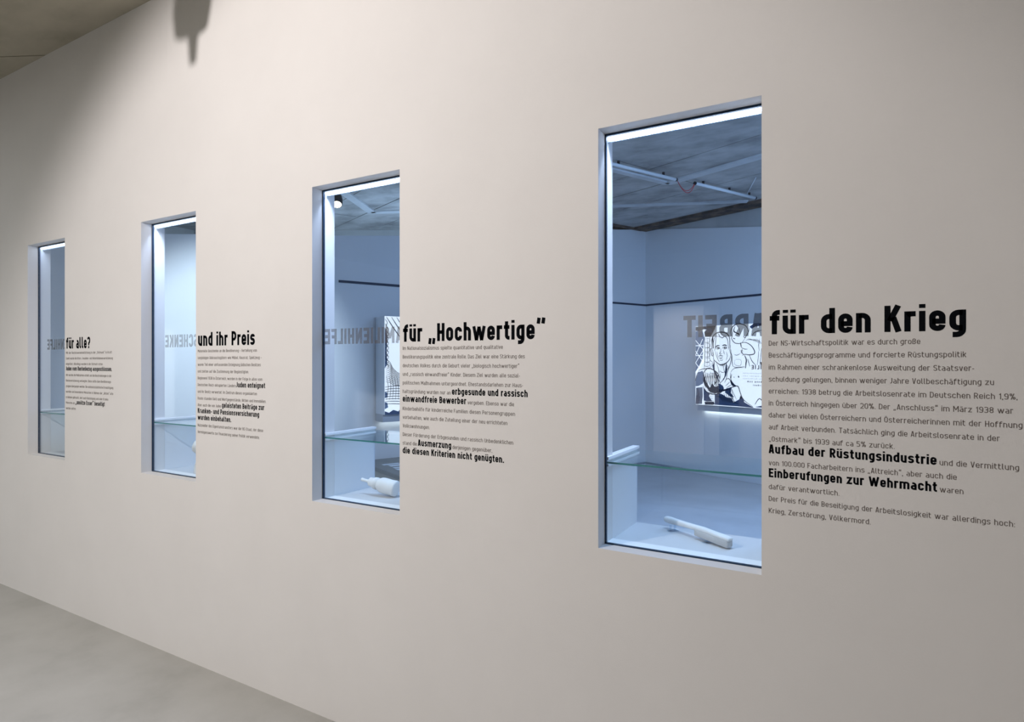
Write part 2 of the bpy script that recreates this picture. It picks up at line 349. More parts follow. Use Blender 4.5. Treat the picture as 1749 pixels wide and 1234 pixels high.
def glyph(ch, w, bw=.49):
    """strokes of a glyph: list of (points, closed); and its width. Cap height 1."""
    xh = .76; Wd = bw; l = w / 2; r = Wd - w / 2; b = w / 2; m = xh - w / 2; t = 1 - w / 2; R = (r - l) * .62
    D = -.24 + w / 2; c = xh * .5; cw = Wd * 1.06; cr = cw - w / 2; RC = (cr - l) * .62; cm = .5
    S_ = lambda *a: [(list(a), False)]
    ds = .125 if w > .15 else .1
    def dots(x0, x1, y): return [([(x0, y), (x0, y + ds)], False), ([(x1, y), (x1, y + ds)], False)]
    if ch in 'äöü': s, wd = glyph({'ä': 'a', 'ö': 'o', 'ü': 'u'}[ch], w, bw); return s + dots(Wd * .5 - w * .72, Wd * .5 + w * .72, .87), wd
    if ch in 'ÄÖÜ': s, wd = glyph({'Ä': 'A', 'Ö': 'O', 'Ü': 'U'}[ch], w, bw); return s + dots(cw * .5 - w * .75, cw * .5 + w * .75, 1.06), wd
    G = {
     'a': ([([(l + .03, m), (r, m, R), (r, 0)], False), ([(r, c + .02), (l, c + .02, R * .8), (l, b, R * .8), (r, b)], False)], Wd),
     'b': ([([(l, 0), (l, 1)], False), ([(l, m), (r, m, R), (r, b, R), (l, b)], False)], Wd),
     'c': ([([(r, m - .17), (r, m, R), (l, m, R), (l, b, R), (r, b, R), (r, b + .17)], False)], Wd),
     'd': ([([(r, 0), (r, 1)], False), ([(r, m), (l, m, R), (l, b, R), (r, b)], False)], Wd),
     'e': ([([(r, b + .13), (r, b, R), (l, b, R), (l, m, R), (r, m, R), (r, c - .02), (l, c - .02)], False)], Wd),
     'f': ([([(w * .9, 0), (w * .9, t, R * .8), (Wd * .78, t)], False), ([(0, m), (Wd * .74, m)], False)], Wd * .76),
     'g': ([([(r, m), (l, m, R), (l, b, R), (r, b)], False), ([(r, xh), (r, D, R), (l, D)], False)], Wd),
     'h': ([([(l, 0), (l, 1)], False), ([(l, m), (r, m, R), (r, 0)], False)], Wd),
     'i': ([([(l, 0), (l, xh)], False), ([(l, .87), (l, .87 + ds + .02)], False)], w),
     'j': ([([(l, xh), (l, D, .1), (l - .12, D)], False), ([(l, .87), (l, .87 + ds + .02)], False)], w),
     'k': ([([(l, 0), (l, 1)], False), ([(r - .01, xh), (l + w * .3, c * .88)], False), ([(l + w * .9, c * 1.1), (r, 0)], False)], Wd),
     'l': ([([(l, 1), (l, b, .14), (l + w * .5 + .1, b)], False)], w + .1),
     'm': ([([(l, 0), (l, xh)], False), ([(l, m), (.42, m, R * .8), (.42, 0)], False), ([(.42, m), (.84 - l, m, R * .8), (.84 - l, 0)], False)], .84),
     'n': ([([(l, 0), (l, xh)], False), ([(l, m), (r, m, R), (r, 0)], False)], Wd),
     'o': ([([(l, b, R), (r, b, R), (r, m, R), (l, m, R)], True)], Wd),
     'p': ([([(l, -.24), (l, xh)], False), ([(l, m), (r, m, R), (r, b, R), (l, b)], False)], Wd),
     'q': ([([(r, -.24), (r, xh)], False), ([(r, m), (l, m, R), (l, b, R), (r, b)], False)], Wd),
     'r': ([([(l, 0), (l, xh)], False), ([(l, m - .06), (l + w * .4, m, .06), (Wd * .72, m)], False)], Wd * .7),
     's': ([([(r, m - .1), (r, m, R), (l, m, R), (l, c + .01, R), (r, c + .01, R), (r, b, R), (l, b, R), (l, b + .1)], False)], Wd * .97),
     't': ([([(w * .85, .96), (w * .85, b, R * .7), (Wd * .72, b)], False), ([(0, m), (Wd * .70, m)], False)], Wd * .72),
     'u': ([([(l, xh), (l, b, R), (r, b)], False), ([(r, xh), (r, 0)], False)], Wd),
     'v': ([([(l*.9, xh), (Wd / 2 - .01, 0)], False), ([(Wd / 2 + .01, 0), (Wd - l*.9, xh)], False)], Wd),
     'w': ([([(l*.8, xh), (.25, 0)], False), ([(.25, 0), (.42, xh - .03)], False), ([(.42, xh - .03), (.59, 0)], False), ([(.59, 0), (.84 - l*.8, xh)], False)], .84),
     'x': ([([(l, xh), (r, 0)], False), ([(r, xh), (l, 0)], False)], Wd),
     'y': ([([(l, xh), (Wd / 2, b)], False), ([(r, xh), (Wd / 2 - .08, -.24)], False)], Wd),
     'z': ([([(0, m), (r, m), (l, b), (Wd, b)], False)], Wd),
     'ß': ([([(l, 0), (l, t, R), (r, t, R), (r, .58, .1), (l + .14, .55)], False), ([(l + .14, .55), (r, .5, R), (r, b, R), (l + .1, b)], False)], Wd),
     'A': ([([(l * .9, 0), (cw / 2 - w * .18, 1)], False), ([(cw - l * .9, 0), (cw / 2 + w * .18, 1)], False), ([(cw * .2, .26), (cw * .8, .26)], False)], cw),
     'B': ([([(l, 0), (l, 1)], False), ([(l, t), (cr - .02, t, RC), (cr - .02, cm, RC * .7), (l, cm)], False), ([(l, cm), (cr, cm, RC * .7), (cr, b, RC), (l, b)], False)], cw),
     'C': ([([(cr, t - .2), (cr, t, RC), (l, t, RC), (l, b, RC), (cr, b, RC), (cr, b + .2)], False)], cw),
     'D': ([([(l, 0), (l, 1)], False), ([(l, t), (cr, t, RC), (cr, b, RC), (l, b)], False)], cw),
     'E': ([([(l, 0), (l, 1)], False), ([(l, t), (cw * .9, t)], False), ([(l, b), (cw * .9, b)], False), ([(l, cm), (cw * .82, cm)], False)], cw * .9),
     'F': ([([(l, 0), (l, 1)], False), ([(l, t), (cw * .88, t)], False), ([(l, cm - .02), (cw * .8, cm - .02)], False)], cw * .86),
     'G': ([([(cr, t - .18), (cr, t, RC), (l, t, RC), (l, b, RC), (cr, b, RC), (cr, cm), (cw * .55, cm)], False)], cw),
     'H': ([([(l, 0), (l, 1)], False), ([(cr, 0), (cr, 1)], False), ([(l, cm), (cr, cm)], False)], cw),
     'I': ([([(l, 0), (l, 1)], False)], w),
     'J': ([([(Wd * .6 - l, 1), (Wd * .6 - l, b, R), (0, b)], False)], Wd * .6),
     'K': ([([(l, 0), (l, 1)], False), ([(cw - l * .8, 1), (l + w * .4, .42)], False), ([(l + w * .95, .55), (cw - l * .7, 0)], False)], cw),
     'L': ([([(l, 1), (l, b), (cw * .82, b)], False)], cw * .82),
     'M': ([([(l, 0), (l, 1)], False), ([(.72 - l, 0), (.72 - l, 1)], False), ([(l + .02, .95), (.37, .3)], False), ([(.35, .3), (.70 - l, .95)], False)], .72),
     'N': ([([(l, 0), (l, 1)], False), ([(cr, 0), (cr, 1)], False), ([(l, .97), (cr, .03)], False)], cw),
     'O': ([([(l, b, RC), (cr, b, RC), (cr, t, RC), (l, t, RC)], True)], cw),
     'P': ([([(l, 0), (l, 1)], False), ([(l, t), (cr, t, RC), (cr, .42, RC), (l, .42)], False)], cw),
     'R': ([([(l, 0), (l, 1)], False), ([(l, t), (cr, t, RC), (cr, .45, RC), (l, .45)], False), ([(cw * .5, .45), (cw - l * .8, 0)], False)], cw),
     'S': ([([(cr, t - .13), (cr, t, RC), (l, t, RC), (l, cm, RC), (cr, cm, RC), (cr, b, RC), (l, b, RC), (l, b + .13)], False)], cw),
     'T': ([([(cw / 2, 0), (cw / 2, 1)], False), ([(0, t), (cw, t)], False)], cw),
     'U': ([([(l, 1), (l, b, RC), (cr, b, RC), (cr, 1)], False)], cw),
     'V': ([([(l * .9, 1), (cw / 2 - .01, 0)], False), ([(cw / 2 + .01, 0), (cw - l * .9, 1)], False)], cw),
     'W': ([([(l*.8, 1), (.27, 0)], False), ([(.27, 0), (.45, .9)], False), ([(.45, .9), (.63, 0)], False), ([(.63, 0), (.9 - l*.8, 1)], False)], .9),
     'Z': ([([(0, t), (cr, t), (l, b), (cw, b)], False)], cw),
     '0': ([([(l, b, RC), (cr, b, RC), (cr, t, RC), (l, t, RC)], True)], cw),
     '1': ([([(.06, .74), (.28 - l, 1 - w * .6), (.28 - l, 0)], False)], .3),
     '2': ([([(l, t - .14), (l, t, RC), (cr, t, RC), (cr, .5, .12), (l, b), (cw, b)], False)], cw),
     '3': ([([(l, t - .1), (l, t, RC), (cr, t, RC), (cr, cm, .14), (.2, cm)], False), ([(.2, cm), (cr, cm, .14), (cr, b, RC), (l, b, RC), (l, b + .1)], False)], cw),
     '5': ([([(cr, t), (l, t), (l, .58), (cr, .58, RC), (cr, b, RC), (l, b, RC), (l, b + .1)], False)], cw),
     '8': ([([(l, b, RC), (cr, b, RC), (cr, cm, RC), (l, cm, RC)], True), ([(l + .02, cm, RC), (cr - .02, cm, RC), (cr - .02, t, RC), (l + .02, t, RC)], True)], cw),
     '9': ([([(cr, .42), (l, .42, RC), (l, t, RC), (cr, t, RC), (cr, b, RC), (l, b, RC), (l, b + .1)], False)], cw),
     '%': ([([(.06, .62, .09), (.27, .62, .09), (.27, .94, .09), (.06, .94, .09)], True), ([(.46, .06, .09), (.67, .06, .09), (.67, .38, .09), (.46, .38, .09)], True), ([(.2, 0), (.54, 1)], False)], .73),
     '.': ([([(l, 0), (l, w * .95)], False)], w), ',': ([([(l, w), (l * .5, -.12)], False)], w),
     ':': ([([(l, 0), (l, w)], False), ([(l, .5), (l, .5 + w)], False)], w),
     '-': ([([(0, .38), (.26, .38)], False)], .26), '–': ([([(0, .38), (.42, .38)], False)], .42),
     '„': ([([(l + .05, w * .9), (l, -.16)], False), ([(l + w + .13, w * .9), (l + w + .08, -.16)], False)], w * 2 + .14),
     '“': ([([(l, .78), (l + .05, 1.08)], False), ([(l + w + .08, .78), (l + w + .13, 1.08)], False)], w * 2 + .14),
     '?': ([([(l, t - .14), (l, t, RC), (cr, t, RC), (cr, .55, .12), (cw * .5, .42), (cw * .5, .26)], False), ([(cw * .5, 0), (cw * .5, w)], False)], cw),
     ' ': ([], .22),
    }
    return G.get(ch, ([], .3))
def layout(text, w, cap, width, bw=.49):
    return [q for _, qs in layout_words(text, w, cap, width, bw) for q in qs]
def layout_words(text, w, cap, width, bw=.49):
    """quads of a line of text starting at (0,0), tracked (and a little stretched) to the wanted width"""
    gs = [glyph(c, w, bw) for c in text]; tot = sum(g[1] for g in gs); n = len(text) - 1
    base = .115 if w > .15 else .14
    nat = (tot + n * base) * cap; k = width / nat if width else 1
    sx = min(max(k, .80), 1.25); tr = base
    if width: tr = (width / cap / sx - tot) / n
    x = 0; out = []; res = [(' ', out)]
    for g, c in zip(gs, text):
        if c == ' ': out = []; res.append((' ', out))
        for pts, closed in g[0]:
            for q in ribbon(rounded(pts, closed, 5 if w > .15 else 3), w, closed):
                out.append([((x + p[0]) * cap * sx, p[1] * cap) for p in q])
        x += g[1] + tr
    return res
class Lettering:
    def __init__(s): s.v = []; s.f = []
    def add(s, quads, x, z, y=-.0006):
        for q in quads:
            b = len(s.v); s.v += [(x + p[0], y, z + p[1]) for p in q]; s.f.append([b, b + 1, b + 2, b + 3])
    def build(s, name, m, parent):
        me = bpy.data.meshes.new(name); me.from_pydata(s.v, [], s.f); me.update(); me.materials.append(m)
        o = bpy.data.objects.new(name, me); COL.objects.link(o); o.parent = parent; return o
LS = .03535; HZ = 1.679; L0 = 1.6452
BLOCKS = [
 (-.2500, ('für den Krieg', -.2475, .2217), [
   [('l', 'Der NS-Wirtschaftspolitik war es durch große', -.250, .1234)],
   [('l', 'Beschäftigungsprogramme und forcierte Rüstungspolitik', -.250, .2225)],
   [('l', 'im Rahmen einer schrankenlose Ausweitung der Staatsver-', -.250, .2385)],
   [('l', 'schuldung gelungen, binnen weniger Jahre Vollbeschäftigung zu', -.250, .2785)],
   [('l', 'erreichen: 1938 betrug die Arbeitslosenrate im Deutschen Reich 1,9%,', -.250, .3250)],
   [('l', 'in Österreich hingegen über 20%. Der „Anschluss“ im März 1938 war', -.250, .3165)],
   [('l', 'daher bei vielen Österreichern und Österreicherinnen mit der Hoffnung', -.250, .3345)],
   [('l', 'auf Arbeit verbunden. Tatsächlich ging die Arbeitslosenrate in der', -.250, .2900)],
   [('l', '„Ostmark“ bis 1939 auf ca 5% zurück.', -.250, .0660)],
   [('b', 'Aufbau der Rüstungsindustrie', -.250, .1590), ('l', 'und die Vermittlung', .1655, .3280)],
   [('l', 'von 100.000 Facharbeitern ins „Altreich“, aber auch die', -.250, .2020)],
   [('b', 'Einberufungen zur Wehrmacht', -.250, .1600), ('l', 'waren', .1660, .2160)],
   [('l', 'dafür verantwortlich.', -.250, -.0660)],
   [('l', 'Der Preis für die Beseitigung der Arbeitslosigkeit war allerdings hoch:', -.250, .3200)],
   [('l', 'Krieg, Zerstörung, Völkermord.', -.250, .0100)]]),
]
def wx(px):      # pixel column of the photograph -> x on the wall (used to read positions off the photograph)
    a = math.radians(30.15); k = (px - 874.5) / 1042.0
    Z = CAM_D / (k * math.sin(a) + math.cos(a)); return (k * math.cos(a) - math.sin(a)) * Z
BLOCKS += [
 (wx(688), ('für „Hochwertige“', wx(688.5), wx(932)), [
   [('l', 'Im Nationalsozialismus spielte quantitative und qualitative', wx(688), wx(858.8))],
   [('l', 'Bevölkerungspolitik eine zentrale Rolle. Das Ziel war eine Stärkung des', wx(688), wx(896.2))],
   [('l', 'deutschen Volkes durch die Geburt vieler „biologisch hochwertiger“', wx(688), wx(886.9))],
   [('l', 'und „rassisch einwandfreier“ Kinder. Diesem Ziel wurden alle sozial-', wx(688), wx(888))],
   [('l', 'politischen Maßnahmen untergeordnet. Ehestandsdarlehen zur Haus-', wx(688), wx(893.2))],
   [('l', 'haltsgründung wurden nur an', wx(688), wx(769.6)), ('b', 'erbgesunde und rassisch', wx(772), wx(901.2))],
   [('b', 'einwandfreie Bewerber', wx(688), wx(796.2)), ('l', 'vergeben. Ebenso war die', wx(798.8), wx(878))],
   [('l', 'Kinderbeihilfe für kinderreiche Familien diesen Personengruppen', wx(688), wx(879.6))],
   [('l', 'vorbehalten, wie auch die Zuteilung einer der neu errichteten', wx(688), wx(866.7))],
   [('l', 'Volkswohnungen.', wx(688), wx(734))],
   [('l', 'Dieser Förderung der Erbgesunden und rassisch Unbedenklichen', wx(688), wx(876.5))],
   [('l', 'stand die', wx(688), wx(712)), ('b', 'Ausmerzung', wx(714), wx(770.7)), ('l', 'derjenigen gegenüber,', wx(773), wx(840.6))],
   [('b', 'die diesen Kriterien nicht genügten.', wx(688), wx(860.8))]]),
 (wx(338), ('und ihr Preis', wx(338.6), wx(435.2)), [
   [('l', 'Materielle Geschenke an die Bevölkerung – Verteilung von', wx(338), wx(439))],
   [('l', 'langlebigen Gebrauchsgütern wie Möbel, Hausrat, Spielzeug –', wx(338), wx(447))],
   [('l', 'waren Teil einer umfassenden Enteignung jüdischen Besitzes', wx(338), wx(445.4))],
   [('l', 'und zielten auf die Zustimmung der Begünstigten.', wx(338), wx(425))],
   [('l', 'Beginnend 1938 in Österreich, wurden in der Folge in allen vom', wx(338), wx(448.3))],
   [('l', 'Deutschen Reich okkupierten Ländern', wx(338), wx(403)), ('b', 'Juden enteignet', wx(404.2), wx(453))],
   [('l', 'und ihr Besitz verwertet. Im Zentrum dieses organisierten', wx(338), wx(439))],
   [('l', 'Raubs standen Geld und Wertgegenstände, Aktien und Immobilien.', wx(338), wx(454.6))],
   [('l', 'Aber auch die von Juden', wx(338), wx(378)), ('b', 'geleisteten Beiträge zur', wx(379.3), wx(451.4))],
   [('b', 'Kranken- und Pensionsversicherung', wx(338), wx(442.7))],
   [('b', 'wurden einbehalten.', wx(338), wx(395))],
   [('l', 'Nutznießer des Eigentumstransfers war der NS-Staat, der diese', wx(338), wx(449.5))],
   [('l', 'Vermögenswerte zur Finanzierung seiner Politik verwendete.', wx(338), wx(443.4))]]),
 (wx(113), ('für alle?', wx(113.3), wx(154.2)), [
   [('l', 'Mit der Rechtsvereinheitlichung in der „Ostmark“ in Kraft', wx(113), wx(191.3))],
   [('l', 'Damit wurde die Alters-, Invaliden- und Hinterbliebenenversicherung', wx(113), wx(193))],
   [('l', 'eingeführt. Allerdings wurden in der Ostmark schon', wx(113), wx(175.5))],
   [('b', 'Juden vom Rentenbezug ausgeschlossen.', wx(113), wx(191.3))],
   [('l', 'Wir wurden die Maßnahmen erhöht und die Beschränkungen in der', wx(113), wx(190.5))],
   [('l', 'Rentenversicherung verlangten. Diese sollte dann Bevölkerungs-', wx(113), wx(190.5))],
   [('l', 'gruppen übergangen werden. Die nationalsozialistische Ermächtigung', wx(113), wx(193.5))],
   [('l', 'wurden und besonderen Menschen in Heimen der „Aktion“ alte', wx(113), wx(193.5))],
   [('l', 'in Heimen gebracht, dort auch Bestätigung und oder Kranke', wx(113), wx(185))],
   [('l', 'Menschen als', wx(113), wx(128)), ('b', '„unnütze Esser“ beseitigt', wx(129), wx(179))],
   [('l', 'werden sollten.', wx(113), wx(130))]]),
]
LABS = ['wall text headed für den Krieg, right of the nearest and largest display window',
        'wall text headed für „Hochwertige“, right of the window with the plaster bottle',
        'wall text headed und ihr Preis, between the second and third display windows',
        'wall text headed für alle?, right of the farthest and narrowest display window']
for (x0, hd, lines), lab in zip(BLOCKS, LABS):
    root = tag(empty('wall_text', (0, 0, 0)), lab, 'lettering', 'vinyl texts on the white wall')
    for word, q in layout_words(hd[0], .195, .071, hd[2] - hd[1]):
        h = Lettering(); h.add(q, hd[1], HZ); h.build('heading_word', M['black'], root)
    for i, runs in enumerate(lines):
        z = L0 - i * LS
        for kind, txt, xa, xb in runs:
            lt = Lettering()
            if kind == 'l': lt.add(layout(txt, .108, .0148, xb - xa), xa, z); lt.build('text_line', M['grey'], root)
            else: lt.add(layout(txt, .185, .0262, xb - xa), xa, z); lt.build('bold_phrase', M['black'], root)

# letters of grey film on the panes: scan conversion so that nothing overlaps
def film_letters(text, width, cap, w=.20):
    gs = [glyph(c, w, .52) for c in text]; tot = sum(g[1] for g in gs); n = len(text) - 1
    tr = .11; sx = width / ((tot + n * tr) * cap); x = 0; rects = []
    res = .0125
    for g in gs:
        nx = int(g[1] / res) + 4; nz = int(1 / res) + 2
        X, Z = np.meshgrid((np.arange(nx) + .5) * res - res, (np.arange(nz) + .5) * res - res)
        ins = np.zeros(X.shape, bool)
        for pts, closed in g[0]:
            for q in ribbon(rounded(pts, closed, 6), w, closed):
                s = []
                for k in range(4):
                    ax, az = q[k]; bx_, bz = q[(k + 1) % 4]
                    s.append((bx_ - ax) * (Z - az) - (bz - az) * (X - ax))
                s = np.array(s); ins |= (s >= -1e-7).all(0) | (s <= 1e-7).all(0)
        for j in range(nz):
            row = ins[j]; i = 0
            while i < nx:
                if row[i]:
                    k = i
                    while k < nx and row[k]: k += 1
                    rects.append(((x + (i - 1) * res) * cap * sx, (x + (k - 1) * res) * cap * sx, (j - 1) * res * cap, j * res * cap)); i = k
                else: i += 1
        x += g[1] + tr
    return rects

# ------------------------------------------------------------------ display windows
GT0, GT1 = .062, .070             # front pane
BT = .41                          # rear of the case
LIDZ = 1.6 - .353
WORDS = ['ARBEIT', 'FAMILIENHILFE', 'GESCHENKE', 'ALTENHILFE']
WWID = [.250, .512, .400, .403]
CL = ['tall lit display window nearest the camera, with a white brush in it',
      'tall lit display window with a white plaster bottle, second from the right',
      'tall lit display window with a bright pale view, beside the text und ihr Preis',
      'narrow lit display window farthest away at the left end of the wall']
for wi, (x0, x1) in enumerate(WIN):
    root = tag(empty('display_window', ((x0 + x1) / 2, TW, WZ0)), CL[wi], 'display window', 'lit display windows in the white wall')
    ox, oy, oz = root.location
    def part(name, a, b, c, d, e, f, m, parent=root, bev=0):
        return bx(name, a - ox, b - ox, c - oy, d - oy, e - oz, f - oz, m, parent, bev)
    g = part('glass_pane', x0 + .001, x1 - .001, GT0, GT1, WZ0 + .001, WZ1 - .001, M['glass'])
    # gasket frame round the pane
    mb = MB(); e = .0045
    for (a, b, c, d) in ((x0, x0 + e, WZ0, WZ1), (x1 - e, x1, WZ0, WZ1), (x0 + e, x1 - e, WZ0, WZ0 + .0035), (x0 + e, x1 - e, WZ1 - .0075, WZ1)):
        mb.box(a - ox, b - ox, GT0 - .002 - oy, GT1 + .002 - oy, c - oz, d - oz)
    mb.build('gasket', M['gasket'], root)
    # mirrored word on the pane, seen from behind
    rc = film_letters(WORDS[wi], WWID[wi], .0705); vs = []; fs = []
    for (a, b, c, d) in rc:
        k = len(vs); y = GT1 + .0006 - oy
        vs += [(x1 - a - ox, y, HZ - .0015 + c - oz), (x1 - b - ox, y, HZ - .0015 + c - oz), (x1 - b - ox, y, HZ - .0015 + d - oz), (x1 - a - ox, y, HZ - .0015 + d - oz)]
        fs.append([k, k + 1, k + 2, k + 3])
    me = bpy.data.meshes.new('lettering'); me.from_pydata(vs, [], fs); me.update(); me.materials.append(M[('film', 'filmwarm', 'filmlight', 'film')[wi]])
    o = bpy.data.objects.new('lettering', me); COL.objects.link(o); o.parent = g
    o['label'] = 'grey mirrored word %s on the pane' % (WORDS[wi] if wi != 3 else 'ending in ENHILFE')
    # light strip under the head of the opening
    lp = part('light_strip', x0 + .002, x1 - .001, .074, .086, WZ1 - .0135, WZ1 - .0055, M['led'])
    part('strip_profile', x0 + .002, x1 - .001, .074, .094, WZ1 - .0052, WZ1 - .0005, M['alu'], lp)
    part('strip_profile', x0 + .002, x1 - .001, .0865, .094, WZ1 - .021, WZ1 - .0035, M['alu'], lp)
    ll = light('strip_light', 'AREA', ((x0 + x1) / 2, .080, WZ1 - .0140), ((x0 + x1) / 2, .19, WZ1 - 1.3), (3.0, 3.0, 3.0, .25)[wi], (.62, .74, 1), shape='RECTANGLE', size=.49, size_y=.009, spread=math.radians(84))
    ll.parent = root; ll.matrix_parent_inverse = Matrix.Translation((-ox, -oy, -oz))
    # case behind the wall
    part('side_panel', x0 - .018, x0, TW + .0005, BT, WZ0 - .02, LIDZ + .016, M['panel'])
    part('side_panel', x1, x1 + .018, TW + .0005, BT, WZ0 - .02, LIDZ + .016, M['panel'])
    part('base_panel', x0, x1, TW + .0005, BT, WZ0 - .02, WZ0 - .003, M['base'])
    part('rear_glass_or_block', x0, x1, BT - .008, BT - .003, WZ0 - .003, LIDZ - .0085, M['glass3'] if wi < 3 else M['panel'])  # farthest case: unseen opaque back, added to keep the blue light out
    for xa, xb in ((x0, x0 + .009), (x1 - .009, x1)):
        part('cover_rail', xa, xb, .0725, BT, LIDZ + .0065, LIDZ + .016, M['railwhite'])
        part('cover_rail', xa, xb, .0725, BT, LIDZ - .017, LIDZ - .0085, M['railwhite'])
    cv = part('glass_cover', x0 + .001, x1 - .001, .0735, BT, LIDZ - .008, LIDZ, M['glass2'])
    part('cover_edge', x0 + .001, x1 - .001, .0728, .0735, LIDZ - .0065, LIDZ - .0005, M['edge'], cv)

# ------------------------------------------------------------------ things in the cases
def lathe_along(prof, a, b, seg=28):
    """prof: (fraction along a->b, radius)"""
    a = Vector(a); b = Vector(b); mb = MB()
    d = b - a; pts = [a + d * t for t, r in prof]; mb_pts = []
    return pts, [r for t, r in prof]
# plaster bottle
bz = WZ0 - .003
bottle = tag(empty('plaster_bottle', (-1.955, .245, bz)), 'white plaster bottle lying on its side behind the pane, nozzle to the left', 'bottle')
A = Vector((-2.105, .235, bz + .070)); B = Vector((-1.905, .258, bz + .040))
ox = bottle.location
def lat(name, prof, m, parent, seg=32):
    d = (B - A); pts = [A + d * t - Vector(ox) for t, r in prof]; rs = [max(r * .93, .0006) for t, r in prof]
    # ring tangent fixed to the axis
    ax = d.normalized(); up = ax.orthogonal().normalized(); sd = ax.cross(up); mb = MB()
    for p, r in zip(pts, rs):
        for k in range(seg):
            an = 2 * math.pi * k / seg; mb.v.append(p + (up * math.cos(an) + sd * math.sin(an)) * r)
    for i in range(len(pts) - 1):
        for k in range(seg):
            k2 = (k + 1) % seg; mb.f.append([i * seg + k, i * seg + k2, (i + 1) * seg + k2, (i + 1) * seg + k])
    mb.f.append([k for k in range(seg)][::-1]); mb.f.append([(len(pts) - 1) * seg + k for k in range(seg)])
    return mb.build(name, m, parent, True)
lat('nozzle', [(0, .004), (.005, .0085), (.05, .0095), (.09, .0075), (.15, .008), (.20, .0095), (.235, .010)], M['plaster'], bottle)
lat('collar', [(.225, .010), (.232, .018), (.25, .0225), (.36, .0255), (.375, .029), (.40, .0305), (.46, .031), (.475, .0285), (.48, .0275)], M['plaster'], bottle)
lat('body', [(.475, .026), (.50, .0285), (.54, .0335), (.58, .0375), (.63, .0395), (.70, .0400), (.80, .0385), (.90, .0395), (.955, .0405), (.985, .0385), (.998, .034), (1, .02)], M['plaster'], bottle)

# plaster brush on clear stands in the nearest window
E0 = Vector((-.668, .372)); E1 = Vector((-.400, .222))
ax = (E1 - E0); L = ax.length; ang = math.atan2(ax.y, ax.x)
brush = tag(empty('plaster_brush', (E0.x, E0.y, bz), ang), 'white plaster brush with long curved handle, resting on clear stands in the nearest window', 'brush')
def loft(sections, m, name, parent, seg=16, smooth=True, p=2.6):
    """sections: (x, y, z centre, half width, half height)"""
    mb = MB()
    for (x, y, z, hw, hh) in sections:
        for k in range(seg):
            an = 2 * math.pi * k / seg; c, s = math.cos(an), math.sin(an)
            mb.v.append((x, y + hw * math.copysign(abs(c) ** (2 / p), c), z + hh * math.copysign(abs(s) ** (2 / p), s)))
    n = len(sections)
    for i in range(n - 1):
        for k in range(seg):
            k2 = (k + 1) % seg; mb.f.append([i * seg + k, i * seg + k2, (i + 1) * seg + k2, (i + 1) * seg + k])
    mb.f.append([k for k in range(seg)][::-1]); mb.f.append([(n - 1) * seg + k for k in range(seg)])
    return mb.build(name, m, parent, smooth)
loft([(0, 0, .037, .003, .003), (.003, 0, .037, .009, .008), (.010, 0, .037, .0125, .0115), (.03, 0, .037, .0135, .0125), (.07, 0, .037, .0125, .011),
      (.11, 0, .0375, .012, .010), (.15, 0, .038, .0125, .0095), (.19, 0, .039, .014, .009), (.24, 0, .036, .0155, .0085), (.295, 0, .0335, .016, .0075), (.305, 0, .033, .015, .006), (.308, 0, .033, .010, .003)], M['plaster'], 'handle', brush)
bh = loft([(.158, 0, .0235, .0125, .0095), (.160, 0, .0235, .0145, .0115), (.22, 0, .0215, .0155, .0125), (.28, 0, .0185, .016, .0135), (.302, 0, .0175, .0155, .0135), (.305, 0, .0175, .013, .011)], M['plaster2'], 'brush_head', brush, seg=20, p=7)
# support stands
for (lx, hz, lab) in ((.045, .0245, 'small clear acrylic stand under the handle of the white brush'), (.215, .0085, 'small clear acrylic stand under the head of the white brush')):
    p = Matrix.Translation(brush.location) @ Matrix.Rotation(ang, 4, 'Z') @ Vector((lx, -.004, 0))
    st = tag(empty('acrylic_stand', p, ang), lab, 'stand', 'clear stands under the brush')
    MB().box(-.012, .012, -.02, .02, 0, .003).build('foot', M['acryl'], st)
    MB().box(-.003, .003, -.014, -.009, .003, hz).box(-.003, .003, .009, .014, .003, hz).build('prong', M['acryl'], st)
# pale plaster figure, half hidden at the right of the third window
fig = tag(empty('plaster_figure', (-3.292, .185, bz)), 'pale plaster object with a round top and slim neck, half hidden in the bright window', 'figure')
def vlathe(name, prof, m, parent, seg=28, wob=0):
    mb = MB()
    for z, r in prof:
        for k in range(seg):
            an = 2 * math.pi * k / seg; q = r * (1 + wob * math.sin(5 * an + z * 90)); mb.v.append((q * math.cos(an), q * math.sin(an), z))
    for i in range(len(prof) - 1):
        for k in range(seg):
            k2 = (k + 1) % seg; mb.f.append([i * seg + k, i * seg + k2, (i + 1) * seg + k2, (i + 1) * seg + k])
    mb.f.append([k for k in range(seg)][::-1]); mb.f.append([(len(prof) - 1) * seg + k for k in range(seg)])
    return mb.build(name, m, parent, True)
vlathe('base', [(0, .040), (.004, .042), (.03, .041), (.05, .036), (.07, .030), (.09, .026), (.112, .025)], M['plaster'], fig)
vlathe('head', [(.110, .024), (.118, .036), (.13, .046), (.148, .050), (.166, .047), (.182, .038), (.192, .024), (.196, .01)], M['plaster'], fig, wob=.06)

